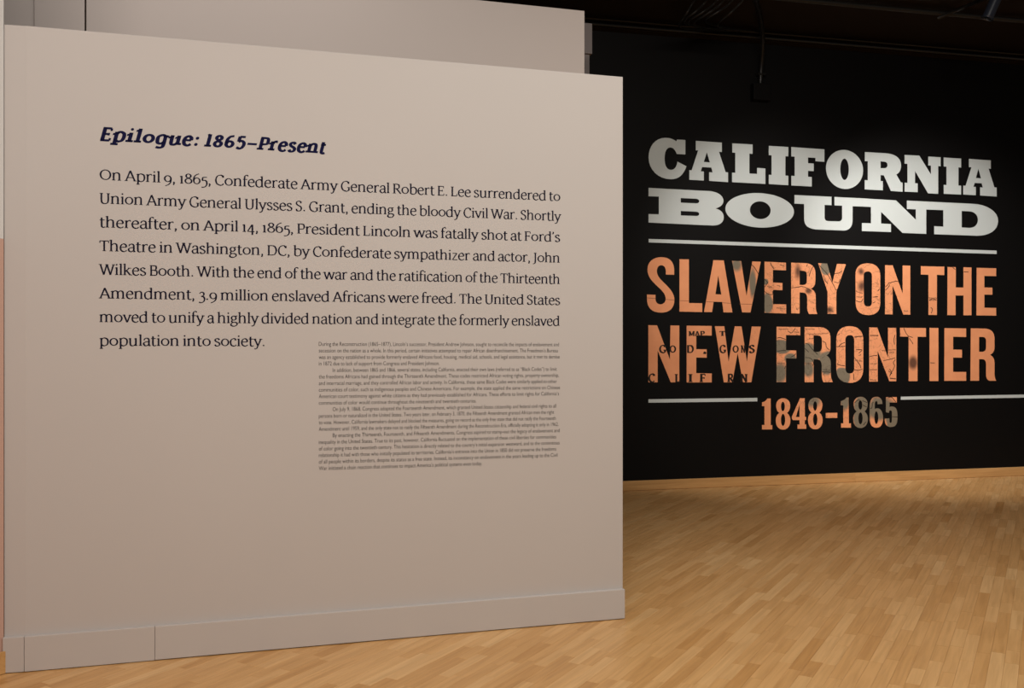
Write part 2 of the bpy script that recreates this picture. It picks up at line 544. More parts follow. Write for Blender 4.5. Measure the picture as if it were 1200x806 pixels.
def map_mat():
    m, nt, b = new_mat('copper_map_print')
    N, L = nt.nodes.new, nt.links.new
    g = N('ShaderNodeNewGeometry')
    base = N('ShaderNodeTexNoise'); base.inputs['Scale'].default_value = 9; base.inputs['Detail'].default_value = 5
    L(g.outputs['Position'], base.inputs['Vector'])
    mx = N('ShaderNodeMix'); mx.data_type = 'RGBA'
    mx.inputs[6].default_value = (0.70, 0.27, 0.125, 1)
    mx.inputs[7].default_value = (0.86, 0.36, 0.17, 1)
    L(base.outputs['Fac'], mx.inputs[0])
    cur = mx.outputs[2]
    wob = N('ShaderNodeTexNoise'); wob.inputs['Scale'].default_value = 11; wob.inputs['Detail'].default_value = 4
    L(g.outputs['Position'], wob.inputs['Vector'])

    def blob(px, py, rx, ry, soft, wobble):
        """soft-edged print patch at a place on the wall; sizes in metres"""
        p = patch_pos(px, py)
        sb = N('ShaderNodeVectorMath'); sb.operation = 'SUBTRACT'; sb.inputs[1].default_value = p
        L(g.outputs['Position'], sb.inputs[0])
        mu = N('ShaderNodeVectorMath'); mu.operation = 'MULTIPLY'; mu.inputs[1].default_value = (1 / rx, 0, 1 / ry)
        L(sb.outputs[0], mu.inputs[0])
        ln = N('ShaderNodeVectorMath'); ln.operation = 'LENGTH'
        L(mu.outputs[0], ln.inputs[0])
        mm = N('ShaderNodeMath'); mm.operation = 'MULTIPLY_ADD'; mm.inputs[1].default_value = wobble
        L(wob.outputs['Fac'], mm.inputs[0]); L(ln.outputs['Value'], mm.inputs[2])
        mr = N('ShaderNodeMapRange'); mr.interpolation_type = 'SMOOTHSTEP'
        c = 1 + wobble * 0.5
        mr.inputs[1].default_value = c - soft; mr.inputs[2].default_value = c + soft
        mr.inputs[3].default_value = 1; mr.inputs[4].default_value = 0
        L(mm.outputs[0], mr.inputs[0])
        return mr.outputs[0]

    def mix(col, fac, c):
        x = N('ShaderNodeMix'); x.data_type = 'RGBA'
        L(fac, x.inputs[0]); L(col, x.inputs[6]); x.inputs[7].default_value = c + (1,)
        return x.outputs[2]

    grey = (0.20, 0.165, 0.115)
    for a in ((863, 310, .055, .06, .5, .4), (882, 331, .035, .13, .3, .5), (899, 356, .06, .10, .15, .5), (897, 330, .03, .03, .1, .5),
              (968, 313, .06, .075, .15, .6), (916, 406, .11, .07, .12, .5), (913, 437, .08, .10, .35, .5), (926, 420, .06, .05, .2, .4),
              (948, 414, .13, .10, .12, .6), (947, 433, .06, .07, .35, .4), (969, 425, .09, .12, .12, .4),
              (987, 441, .085, .085, .10, .4), (953, 470, .08, .06, .5, .4), (1010, 487, .09, .20, .15, .7), (1032, 478, .16, .12, .3, .6),
              (1048, 492, .09, .17, .2, .5), (990, 470, .05, .09, .4, .4)):
        cur = mix(cur, blob(*a), grey)
    for a in ((1070, 425, .05, .065, .5, .2), (1010, 335, .04, .05, .8, .9), (1009, 318, .03, .03, .8, .8), (935, 318, .03, .06, .8, .9),
              (947, 341, .03, .025, .7, .8), (972, 363, .035, .03, .8, .8)):
        cur = mix(cur, blob(*a), (0.14, 0.06, 0.035))
    # survey lines: thin contours of noise, only where the map is drawn
    region = blob(972, 375, .78, 1.0, .12, .5)
    for sc_, th, st in ((5.5, 0.008, 0.35), (11.0, 0.010, 0.35)):
        n_ = N('ShaderNodeTexNoise'); n_.inputs['Scale'].default_value = sc_; n_.inputs['Detail'].default_value = 3.5; n_.inputs['Distortion'].default_value = 0.5
        L(g.outputs['Position'], n_.inputs['Vector'])
        s1 = N('ShaderNodeMath'); s1.operation = 'SUBTRACT'; s1.inputs[1].default_value = 0.5
        L(n_.outputs['Fac'], s1.inputs[0])
        ab = N('ShaderNodeMath'); ab.operation = 'ABSOLUTE'; L(s1.outputs[0], ab.inputs[0])
        mr = N('ShaderNodeMapRange'); mr.inputs[1].default_value = th * 0.5; mr.inputs[2].default_value = th * 1.3
        mr.inputs[3].default_value = st; mr.inputs[4].default_value = 0
        L(ab.outputs[0], mr.inputs[0])
        ml = N('ShaderNodeMath'); ml.operation = 'MULTIPLY'; L(mr.outputs[0], ml.inputs[0]); L(region, ml.inputs[1])
        cur = mix(cur, ml.outputs[0], (0.05, 0.028, 0.02))
    L(cur, b.inputs['Base Color'])
    b.inputs['Roughness'].default_value = 0.5
    b.inputs['Specular IOR Level'].default_value = 0.3
    return m


M_map = map_mat()

A8, B8, C8 = (750, 155, 8), (890, 160, 8), (1030, 170, 8)
title = empty('title_lettering', W2.M, 'large white slab-serif CALIFORNIA BOUND title on the black wall', 'lettering')
P = parse
TITLE = [
    [P('M 425 72 L 425 208 L 345 203 C 330 165 310 142 285 142 C 245 142 230 190 230 245 C 230 310 250 352 290 352 C 325 352 345 320 350 275 L 435 318 C 410 400 360 440 290 440 C 170 440 80 350 80 235 C 80 130 145 52 235 52 C 280 52 310 62 340 85 L 347 68', A8)],
    [P('M 523 80 | 767 97 | 767 185 | 740 183 | 802 374 | 825 376 | 825 467 | 648 455 | 648 374 | 680 376 | 668 330 | 582 326 | 570 366 | 598 368 | 598 452 | 462 445 | 462 355 | 484 356 | 545 170 | 523 168', A8), P('M 626 188 | 655 282 | 598 278', A8)],
    [P('M 865 104 | 1055 114 | 1055 202 | 1025 200 | 1025 386 | 1097 390 | 1097 334 | 1175 339 | 1175 484 | 863 467 | 863 378 | 893 380 | 893 192 | 865 190', A8)],
    [P('M 87 87 | 270 98 | 270 186 | 243 184 | 243 366 | 270 368 | 270 456 | 87 445 | 87 358 | 113 360 | 113 176 | 87 174', B8)],
    [P('M 298 98 | 608 120 | 608 236 | 525 231 | 525 200 | 455 196 | 455 250 | 508 253 | 508 324 | 455 321 | 455 377 | 490 379 | 490 468 | 298 458 | 298 368 | 330 370 | 330 188 | 298 186', B8)],
    [ell(797, 308, 174, 183, B8, 0.06), ell(797, 307, 40, 100, B8, 0.05)],
    [P('M -132 65 L 60 76 C 150 82 207 120 207 190 C 207 235 190 262 162 275 L 205 350 L 222 351 L 222 437 L 112 430 L 45 283 L 15 281 L 15 337 L 36 338 L 36 424 L -134 415 L -134 328 L -105 330 L -105 152 L -132 150', C8),
     P('M 15 153 L 45 155 C 70 156 80 170 80 187 C 80 206 68 218 45 217 L 15 216', C8)],
    [P('M 240 92 | 378 99 | 487 275 | 487 192 | 462 190 | 462 107 | 578 114 | 578 198 | 555 196 | 555 457 | 460 452 | 338 242 | 338 357 | 363 359 | 363 441 | 240 436 | 240 352 | 267 354 | 267 176 | 240 174', C8)],
    [P('M 607 116 | 770 126 | 770 210 | 745 208 | 745 379 | 770 381 | 770 464 | 607 456 | 607 373 | 633 375 | 633 202 | 607 200', C8)],
    [P('M 843 129 | 1048 143 | 1048 222 | 1027 220 | 1082 396 | 1103 398 | 1103 482 | 948 472 | 948 396 | 974 398 | 963 358 | 898 354 | 885 390 | 908 392 | 908 470 | 790 463 | 790 380 | 812 381 | 867 208 | 843 206', C8), P('M 932 222 | 957 312 | 908 309', C8)],
]
A8, B8, C8 = (750, 212, 8), (890, 215, 8), (1030, 220, 8)
TITLE += [
    [P('M 80 65 L 650 95 C 730 100 782 140 782 185 C 782 225 750 245 708 258 C 760 272 785 300 785 340 C 785 390 745 418 680 418 L 80 390 L 80 310 L 176 313 L 176 146 L 80 143', A8),
     P('M 382 160 L 525 167 C 545 168 555 180 555 190 C 555 202 543 210 525 210 L 382 203', A8),
     P('M 382 281 L 525 288 C 545 289 555 300 555 310 C 555 322 543 329 525 328 L 382 323', A8)],
    [ell(890.2, 246.4, 40.2, 20.2, (0, 0, 1), 0.045, 56), ell(890.9, 246.3, 12.2, 10.4, (0, 0, 1), 0.04)],
    [P('M 328 108 L 675 124 L 675 203 L 610 200 L 610 318 C 612 342 625 352 645 353 L 740 355 C 765 354 775 340 775 320 L 775 208 L 703 205 L 703 126 L 955 138 L 955 216 L 872 213 L 872 350 C 868 410 840 440 785 441 L 560 432 C 460 430 418 395 418 330 L 418 192 L 328 188', B8)],
    [P('M -165 98 | 160 118 | 345 300 | 345 202 | 262 199 | 262 120 | 520 132.5 | 520 207 | 443 204 | 443 432 | 220 423 | 20 225 | 20 335 | 112 340 | 112 415 | -160 405 | -160 330 | -75 333 | -75 180 | -165 176', C8)],
    [P('M 520 132.5 L 880 150 C 1010 155 1117 220 1117 310 C 1117 400 1030 450 920 450 L 518 435 L 518 360 L 603 364 L 603 210 L 520 207', C8),
     P('M 775 217 L 850 221 C 900 225 927 260 927 300 C 927 345 900 374 850 376 L 775 372', C8)],
]
for l in TITLE:
    solid('letter', l, W2, M_wvinyl, title)

A8, B8, C8 = (750, 295, 8), (890, 300, 8), (1030, 300, 8)
SUB = [
    [P('M 320 215 L 242 213 L 242 185 C 242 145 225 126 200 126 C 172 126 158 148 158 180 C 158 230 190 255 240 305 C 295 360 322 400 322 450 C 322 525 280 570 198 570 C 110 570 65 525 65 440 L 65 400 L 145 403 L 145 440 C 145 475 165 492 192 492 C 222 492 240 470 240 440 C 240 400 215 370 165 325 C 100 265 70 225 70 165 C 70 95 120 50 200 50 C 280 50 320 95 320 175', A8)],
    [P('M 370 70 | 458 70 | 458 480 | 583 482 | 583 565 | 370 560', A8)],
    [P('M 688 78 | 785 80 | 866 568 | 783 567 | 770 470 | 690 468 | 675 565 | 600 564', A8), P('M 733 222 | 762 400 | 707 398', A8)],
    [P('M 862 85 | 948 87 | 998 415 | 1052 90 | 1132 93 | 1035 568 | 957 567', A8)],
    [P('M 47 52 | 248 62 | 248 134 | 126 129 | 126 248 | 215 252 | 215 320 | 126 316 | 126 450 | 250 453 | 250 538 | 47 532', B8)],
    [P('M 297 62 L 430 66 C 495 70 524 105 524 165 L 524 225 C 524 270 510 295 480 305 C 515 320 527 345 527 385 L 527 470 C 528 505 532 520 543 543 L 465 543 C 450 520 447 500 447 470 L 447 400 C 447 360 435 345 405 342 L 376 340 L 376 538 L 297 536', B8),
     P('M 376 136 L 410 138 C 435 140 444 152 444 180 L 444 225 C 444 255 435 270 410 271 L 376 270', B8)],
    [P('M 550 66 | 634 70 | 683 250 | 727 73 | 810 76 | 720 335 | 720 543 | 638 541 | 638 335', B8)],
    [P('M 900 175 C 900 100 945 66 1017 68 C 1090 70 1132 110 1132 185 L 1132 440 C 1132 520 1090 553 1017 553 C 945 552 902 515 902 440', B8),
     P('M 976 190 C 976 155 990 144 1016 144 C 1042 144 1054 158 1054 190 L 1054 425 C 1054 460 1042 472 1016 472 C 990 472 978 458 978 425', B8)],
    [P('M 57 85 | 128 87 | 222 352 | 222 88 | 293 90 | 293 549 | 228 548 | 128 275 | 128 547 | 57 545', C8)],
    [P('M 392 95 | 612 99 | 612 178 | 543 176 | 543 552 | 464 551 | 464 175 | 392 173', C8)],
    [P('M 643 103 | 720 104 | 720 294 | 792 295 | 792 105 | 867 107 | 867 555 | 792 554 | 792 370 | 718 369 | 718 554 | 641 553', C8)],
    [P('M 916 110 | 1098 114 | 1098 188 | 988 186 | 988 294 | 1063 296 | 1063 362 | 988 361 | 988 484 | 1098 486 | 1098 558 | 914 556', C8)],
]
A8, B8, C8 = (750, 375, 8), (890, 375, 8), (1030, 375, 8)
SUB += [
    [P('M 78 48 | 160 49 | 280 370 | 285 50 | 368 51 | 368 583 | 288 583 | 165 285 | 165 583 | 78 583', A8)],
    [P('M 437 52 | 672 55 | 672 145 | 527 142 | 527 272 | 625 274 | 625 352 | 527 351 | 527 497 | 672 500 | 672 584 | 437 584', A8)],
    [P('M 702 57 | 790 58 | 830 392 | 888 58 | 952 59 | 1002 390 | 1047 60 | 1132 61 | 1043 583 | 965 583 | 915 310 | 865 583 | 785 583', A8)],
    [P('M 160 62 | 382 65 | 382 142 | 248 140 | 248 282 | 345 285 | 345 360 | 248 358 | 248 582 | 160 582', B8)],
    [P('M 423 64 L 560 66 C 630 68 665 105 665 165 L 665 250 C 665 300 650 320 625 330 C 655 345 668 370 668 410 L 668 500 C 668 540 675 560 688 582 L 600 582 C 585 560 583 530 583 495 L 583 430 C 583 390 570 368 540 368 L 507 367 L 507 582 L 423 582', B8),
     P('M 507 143 L 545 144 C 575 146 585 160 585 190 L 585 250 C 585 282 572 297 545 298 L 507 297', B8)],
    [P('M 720 190 C 720 100 765 57 847 57 C 928 58 973 102 973 192 L 973 450 C 973 545 928 588 847 588 C 765 587 720 545 720 450', B8),
     P('M 805 195 C 805 155 820 140 847 140 C 874 140 888 157 888 195 L 888 445 C 888 485 874 500 847 500 C 820 500 805 485 805 445', B8)],
    [P('M -92 68 | -16 70 | 85 352 | 85 72 | 162 73 | 162 573 | 97 573 | -12 290 | -12 576 | -92 577', C8)],
    [P('M 198 72 | 440 74 | 440 157 | 361 156 | 361 572 | 278 572 | 278 155 | 198 154', C8)],
    [P('M 474 73 | 557 74 | 557 571 | 474 571', C8)],
    [P('M 614 75 | 817 78 | 817 158 | 695 156 | 695 276 | 778 277 | 778 352 | 695 351 | 695 485 | 817 486 | 817 569 | 612 569', C8)],
    [P('M 861 77 L 990 79 C 1055 82 1083 115 1083 175 L 1083 250 C 1083 295 1065 315 1040 325 C 1070 340 1083 365 1083 400 L 1083 480 C 1083 525 1085 545 1099 569 L 1035 568 C 1008 560 1004 530 1004 495 L 1004 420 C 1004 385 995 367 965 366 L 938 366 L 938 568 L 857 568', C8),
     P('M 938 157 L 970 158 C 995 160 1004 172 1004 200 L 1004 255 C 1004 285 990 297 965 297 L 938 297', C8)],
]
sub = empty('subtitle_lettering', W2.M, 'tall condensed copper SLAVERY ON THE NEW FRONTIER lettering with old map print', 'lettering')
for l in SUB:
    solid('letter', l, W2, M_map, sub)

D1, D2 = (880, 455, 12), (970, 455, 12)
EIGHT = 'M {0} {1} C {2} {1} {3} {4} {3} {5}'


def eight(cx, fr, top, bot, ch1, ch2):
    a, m = top, top + (bot - top) * 0.468
    uy, ly = top + (bot - top) * 0.23, top + (bot - top) * 0.717
    p = ('M %g %g C %g %g %g %g %g %g C %g %g %g %g %g %g C %g %g %g %g %g %g C %g %g %g %g %g %g '
         'C %g %g %g %g %g %g C %g %g %g %g %g %g C %g %g %g %g %g %g C %g %g %g %g %g %g') % (
        cx, a, cx + 57, a, cx + 98, a + 42, cx + 98, uy, cx + 98, uy + 50, cx + 80, m - 18, cx + 54, m,
        cx + 86, m + 25, cx + 101, m + 60, cx + 101, ly, cx + 101, ly + 75, cx + 57, bot, cx - 2, bot,
        cx - 62, bot, cx - 104, ly + 75, cx - 104, ly, cx - 104, m + 60, cx - 90, m + 25, cx - 54, m,
        cx - 85, m - 18, cx - 98, uy + 50, cx - 98, uy, cx - 98, a + 42, cx - 57, a, cx, a)
    return [P(p, fr), ell(cx - 4, top + (bot - top) * 0.262, 27, 66, fr), ell(cx - 2, top + (bot - top) * 0.69, 30, 84, fr)]


DATE = [
    [P('M 230 142 L 277 143 L 277 516 L 300 516 L 300 577 L 155 577 L 155 515 L 190 515 L 190 250 L 155 250 L 155 195 C 185 192 215 175 230 142', D1)],
    eight(453, D1, 138, 580, 0, 0),
    [P('M 690 138 | 757 138 | 757 400 | 775 400 | 775 446 | 757 446 | 757 508 | 777 508 | 777 568 | 655 568 | 655 508 | 683 508 | 683 446 | 590 446 | 576 425 | 576 395', D1), P('M 683 225 | 683 402 | 632 402', D1)],
    eight(906, D1, 131, 575, 0, 0),
    [P('M 1052 345 | 1213 342 | 1213 415 | 1052 417', D1)],
    [P('M 265 128 L 292 128 L 297 492 L 325 492 L 325 552 L 187 552 L 187 492 L 218 492 L 218 240 L 183 236 L 183 180 C 220 170 245 155 265 128', D2)],
    eight(462, D2, 118, 557, 0, 0),
    [P('M 768 218 C 768 155 735 118 683 118 C 620 118 590 170 588 260 L 588 420 C 588 500 620 553 683 553 C 745 553 778 500 778 420 C 778 340 745 280 705 280 C 690 280 672 282 660 292 L 660 215 C 662 190 672 178 685 180 C 698 182 700 195 700 222', D2), ell(683, 412, 27, 90, D2)],
    [P('M 818 122 L 970 122 L 970 198 L 868 198 L 868 265 C 880 255 895 252 915 255 C 965 262 980 310 980 400 C 980 500 955 543 890 543 C 830 543 800 510 800 425 L 865 420 L 868 470 C 870 490 895 490 900 465 L 903 350 C 903 320 893 305 878 308 C 865 310 860 325 858 345 L 818 335', D2)],
]
date = empty('date_lettering', W2.M, 'small copper 1848–1865 date numerals between the two lower rules', 'lettering')
for l in DATE:
    solid('letter', l, W2, M_map, date)

for pts, lab in (([(760.1, 279.9), (1167.8, 293.6), (1167.8, 297.6), (760.1, 284.0)], 'long thin white rule under the white title'),
                 ([(759.9, 467.7), (887.4, 466.1), (887.4, 470.2), (759.9, 471.8)], 'short thin white rule left of the date'),
                 ([(1055.6, 464.7), (1225, 461.8), (1225, 465.4), (1055.6, 468.3)], 'thin white rule right of the date running out of frame')):
    o = solid('rule_line', [pts], W2, M_wvinyl, None, world=True)
    tag(o, lab, 'rule line')

# ------------------------------------------------------------------ pen-stroke typeface
# glyph: advance ; strokes.  s smooth stroke, l straight stroke, o ring, b foot/head serif, t flag serif, r half serif to the right, d dot, h hair bar
G = {
 'a': '.66;s .12 .57 .2 .70 .34 .74 .48 .68 .52 .5 .52 .16 .57 .02 .66 .04;s .52 .42 .3 .39 .12 .3 .1 .15 .22 .01 .38 .03 .52 .17;d .13 .57 .05',
 'b': '.78;l .16 .04 .16 1.1;t .16 1.1;s .16 .56 .3 .71 .44 .73 .64 .62 .69 .37 .62 .11 .42 0 .27 .02 .16 .08',
 'c': '.62;s .55 .6 .46 .72 .34 .74 .15 .62 .09 .37 .16 .11 .35 0 .5 .04 .58 .13;d .54 .6 .05',
 'd': '.79;l .61 1.1 .61 0;t .61 1.1;r .61 0;s .61 .62 .5 .72 .37 .74 .14 .6 .09 .36 .15 .1 .34 0 .5 .05 .61 .18',
 'e': '.66;h .1 .41 .56 .42;s .57 .42 .54 .62 .36 .74 .16 .62 .09 .37 .16 .11 .36 0 .5 .04 .6 .13',
 'f': '.42;l .17 0 .17 .85;b .17 0;s .17 .8 .2 1.02 .34 1.12 .47 1.07;d .47 1.05 .045;h .03 .7 .4 .7',
 'g': '.68;o .31 .50 .2 .24;s .2 .3 .13 .2 .2 .09 .45 .08 .6 .0 .6 -.14 .44 -.28 .22 -.29 .07 -.2 .09 -.06 .22 .07;h .44 .69 .64 .72',
 'h': '.82;l .16 0 .16 1.1;t .16 1.1;b .16 0;s .16 .55 .3 .70 .43 .74 .57 .68 .62 .52 .62 0;b .62 0',
 'i': '.35;l .18 0 .18 .74;t .18 .74;b .18 0;d .175 .98 .075',
 'j': '.35;s .2 .74 .2 -.05 .14 -.22 -.02 -.3;t .2 .74;d .19 .98 .075',
 'k': '.75;l .16 0 .16 1.1;t .16 1.1;b .16 0;l .18 .33 .56 .7;l .3 .44 .62 .02;b .57 .71;b .66 0',
 'l': '.35;l .18 0 .18 1.1;t .18 1.1;b .18 0',
 'm': '1.22;l .16 0 .16 .74;t .16 .74;b .16 0;s .16 .55 .28 .70 .4 .74 .53 .68 .59 .52 .59 0;b .59 0;s .59 .55 .71 .70 .83 .74 .96 .68 1.02 .52 1.02 0;b 1.02 0',
 'n': '.82;l .16 0 .16 .74;t .16 .74;b .16 0;s .16 .55 .3 .70 .43 .74 .57 .68 .62 .52 .62 0;b .62 0',
 'o': '.76;o .38 .37 .29 .37',
 'p': '.79;l .17 -.3 .17 .74;t .17 .74;b .17 -.3;s .17 .58 .3 .71 .45 .74 .65 .62 .7 .37 .63 .11 .44 0 .28 .03 .17 .12',
 'q': '.78;l .62 -.3 .62 .74;b .62 -.3;s .62 .62 .5 .72 .37 .74 .14 .6 .09 .36 .15 .1 .34 0 .5 .05 .62 .18',
 'r': '.55;l .17 0 .17 .74;t .17 .74;b .17 0;s .17 .5 .27 .66 .4 .74 .5 .71;d .49 .68 .05',
 's': '.57;s .46 .6 .38 .71 .27 .74 .13 .67 .11 .54 .22 .43 .38 .35 .49 .22 .44 .06 .28 0 .15 .04 .09 .15',
 't': '.47;s .19 .93 .19 .2 .24 .04 .36 0 .46 .06;h .04 .71 .42 .71',
 'u': '.82;s .16 .74 .16 .22 .22 .04 .36 0 .5 .05 .62 .2;l .62 .74 .62 0;t .16 .74;t .62 .74;r .62 0',
 'v': '.7;l .08 .74 .36 0;l .36 0 .63 .74;b .09 .72;b .62 .72',
 'w': '1.06;l .07 .74 .31 0;l .31 0 .53 .74;l .53 .74 .77 0;l .77 0 1 .74;b .08 .72;b .99 .72',
 'x': '.7;l .09 .74 .61 0;l .59 .74 .1 0;b .1 .72;b .6 .72;b .1 0;b .6 0',
 'y': '.7;l .08 .74 .37 .02;s .63 .74 .36 .02 .26 -.22 .1 -.29;b .09 .72;b .62 .72;d .1 -.26 .05',
 'z': '.62;h .1 .7 .53 .7;l .53 .72 .09 .03;h .09 .03 .56 .03',
 'A': '.9;l .44 1 .82 0;l .44 1 .09 0;h .22 .34 .68 .34;b .1 0;b .8 0',
 'B': '.76;l .17 0 .17 1;h .06 .97 .4 .97;h .06 .03 .4 .03;h .17 .53 .4 .53;s .38 .97 .58 .92 .6 .74 .55 .57 .38 .53;s .38 .53 .62 .47 .67 .27 .6 .07 .38 .03',
 'C': '.84;s .74 .8 .66 .95 .5 1 .24 .88 .11 .5 .22 .14 .5 0 .66 .04 .77 .17;l .74 .98 .74 .76',
 'D': '.93;l .17 0 .17 1;h .05 .97 .4 .97;h .05 .03 .4 .03;s .38 .97 .68 .9 .83 .5 .68 .1 .38 .03',
 'E': '.74;l .17 0 .17 1;h .05 .97 .62 .97;h .05 .03 .65 .03;h .17 .52 .5 .52;v .62 .97 .78;v .65 .03 .22;v .5 .62 .42',
 'F': '.68;l .17 0 .17 1;h .05 .97 .6 .97;h .17 .51 .5 .51;v .6 .97 .78;v .5 .61 .41;b .17 0',
 'G': '.92;s .76 .8 .67 .95 .5 1 .24 .88 .11 .5 .22 .14 .5 0 .66 .02 .78 .12;l .78 .08 .78 .42;b .76 .42;l .75 .98 .75 .76',
 'I': '.38;l .19 0 .19 1;b .19 0;b .19 1',
 'J': '.42;s .22 1 .22 .1 .16 -.12 -.02 -.22;b .22 1',
 'L': '.7;l .17 0 .17 1;b .17 1;h .05 .03 .62 .03;v .62 .03 .25',
 'M': '1.1;l .16 0 .18 1;l .18 1 .54 .1;l .54 .1 .9 1;l .92 1 .93 0;b .14 1;b .94 1;b .16 0;b .93 0',
 'N': '.95;l .16 0 .16 1;l .16 1 .78 0;l .78 0 .78 1;b .12 1;b .78 1;b .16 0',
 'O': '1.0;o .5 .5 .4 .5',
 'P': '.72;l .17 0 .17 1;h .05 .97 .38 .97;h .17 .45 .38 .45;s .36 .97 .58 .92 .64 .71 .58 .5 .36 .45;b .17 0',
 'R': '.82;l .17 0 .17 1;h .05 .97 .38 .97;h .17 .5 .38 .5;s .36 .97 .58 .92 .63 .73 .57 .55 .36 .5;l .38 .5 .74 .03;b .17 0;h .68 .03 .84 .03',
 'S': '.66;s .54 .82 .46 .96 .31 1 .14 .9 .12 .72 .26 .58 .46 .47 .56 .3 .5 .08 .32 0 .16 .04 .1 .2;v .54 .99 .78;v .1 .22 .02',
 'T': '.8;l .4 0 .4 1;h .05 .97 .75 .97;v .05 .97 .77;v .75 .97 .77;b .4 0',
 'U': '.92;s .18 1 .18 .35 .24 .09 .46 0 .67 .09 .74 .35 .74 1;b .17 1;b .75 1',
 'W': '1.28;l .09 1 .38 0;l .38 0 .64 1;l .64 1 .93 0;l .93 0 1.2 1;b .09 1;b .64 1;b 1.2 1',
 '1': '.46;l .23 0 .23 .74;b .23 0;h .09 .64 .23 .73',
 '3': '.6;s .1 .62 .26 .74 .42 .7 .48 .55 .4 .4 .24 .34;s .24 .34 .46 .28 .53 .06 .44 -.18 .24 -.28 .06 -.24',
 '4': '.68;l .42 .74 .06 .08;h .05 .05 .64 .05;l .45 .74 .45 -.28',
 '5': '.6;h .16 .70 .53 .72;l .17 .70 .13 .38;s .13 .36 .32 .42 .49 .3 .51 .04 .4 -.18 .22 -.27 .06 -.27',
 '6': '.7;o .36 .33 .26 .33;s .10 .36 .14 .68 .3 .9 .56 1.03',
 '8': '.68;o .34 .77 .2 .23;o .34 .28 .27 .28',
 '9': '.7;o .34 .41 .26 .33;s .60 .38 .56 .06 .4 -.16 .14 -.29',
 '.': '.32;d .16 .07 .075', ',': '.32;d .15 .07 .075;l .2 .06 .1 -.18', '’': '.28;d .14 1.0 .07;l .18 1 .08 .8',
 ':': '.34;d .17 .08 .09;d .17 .62 .09', '–': '.62;h .04 .4 .58 .4', ' ': '.33',
}
GH = dict(G)  # bold slab heading forms: lining figures, single-storey g
GH.update({
 '1': '.5;l .26 0 .26 1;b .26 0;h .1 .9 .26 .97',
 '5': '.7;h .2 .95 .6 .95;l .2 .97 .17 .55;s .17 .52 .36 .62 .56 .5 .6 .3 .5 .08 .32 0 .1 .08',
 '6': '.72;o .37 .31 .24 .31;s .12 .36 .16 .68 .32 .9 .58 .97',
 '8': '.72;o .36 .75 .19 .25;o .36 .27 .24 .29',
 'g': '.8;l .61 .72 .61 -.05;s .61 -.02 .56 -.22 .38 -.3 .12 -.26;s .61 .6 .5 .68 .37 .7 .16 .58 .11 .36 .17 .1 .34 .02 .5 .08 .61 .2;r .61 .7',
 '–': '.78;h .04 .42 .74 .42',
 ':': '.42;d .2 .12 .1;d .2 .62 .1', 'i': '.44;l .22 0 .22 .74;t .22 .74;b .22 0;d .22 1.0 .085', 'l': '.44;l .22 0 .22 1.1;t .22 1.1;b .22 0',
})


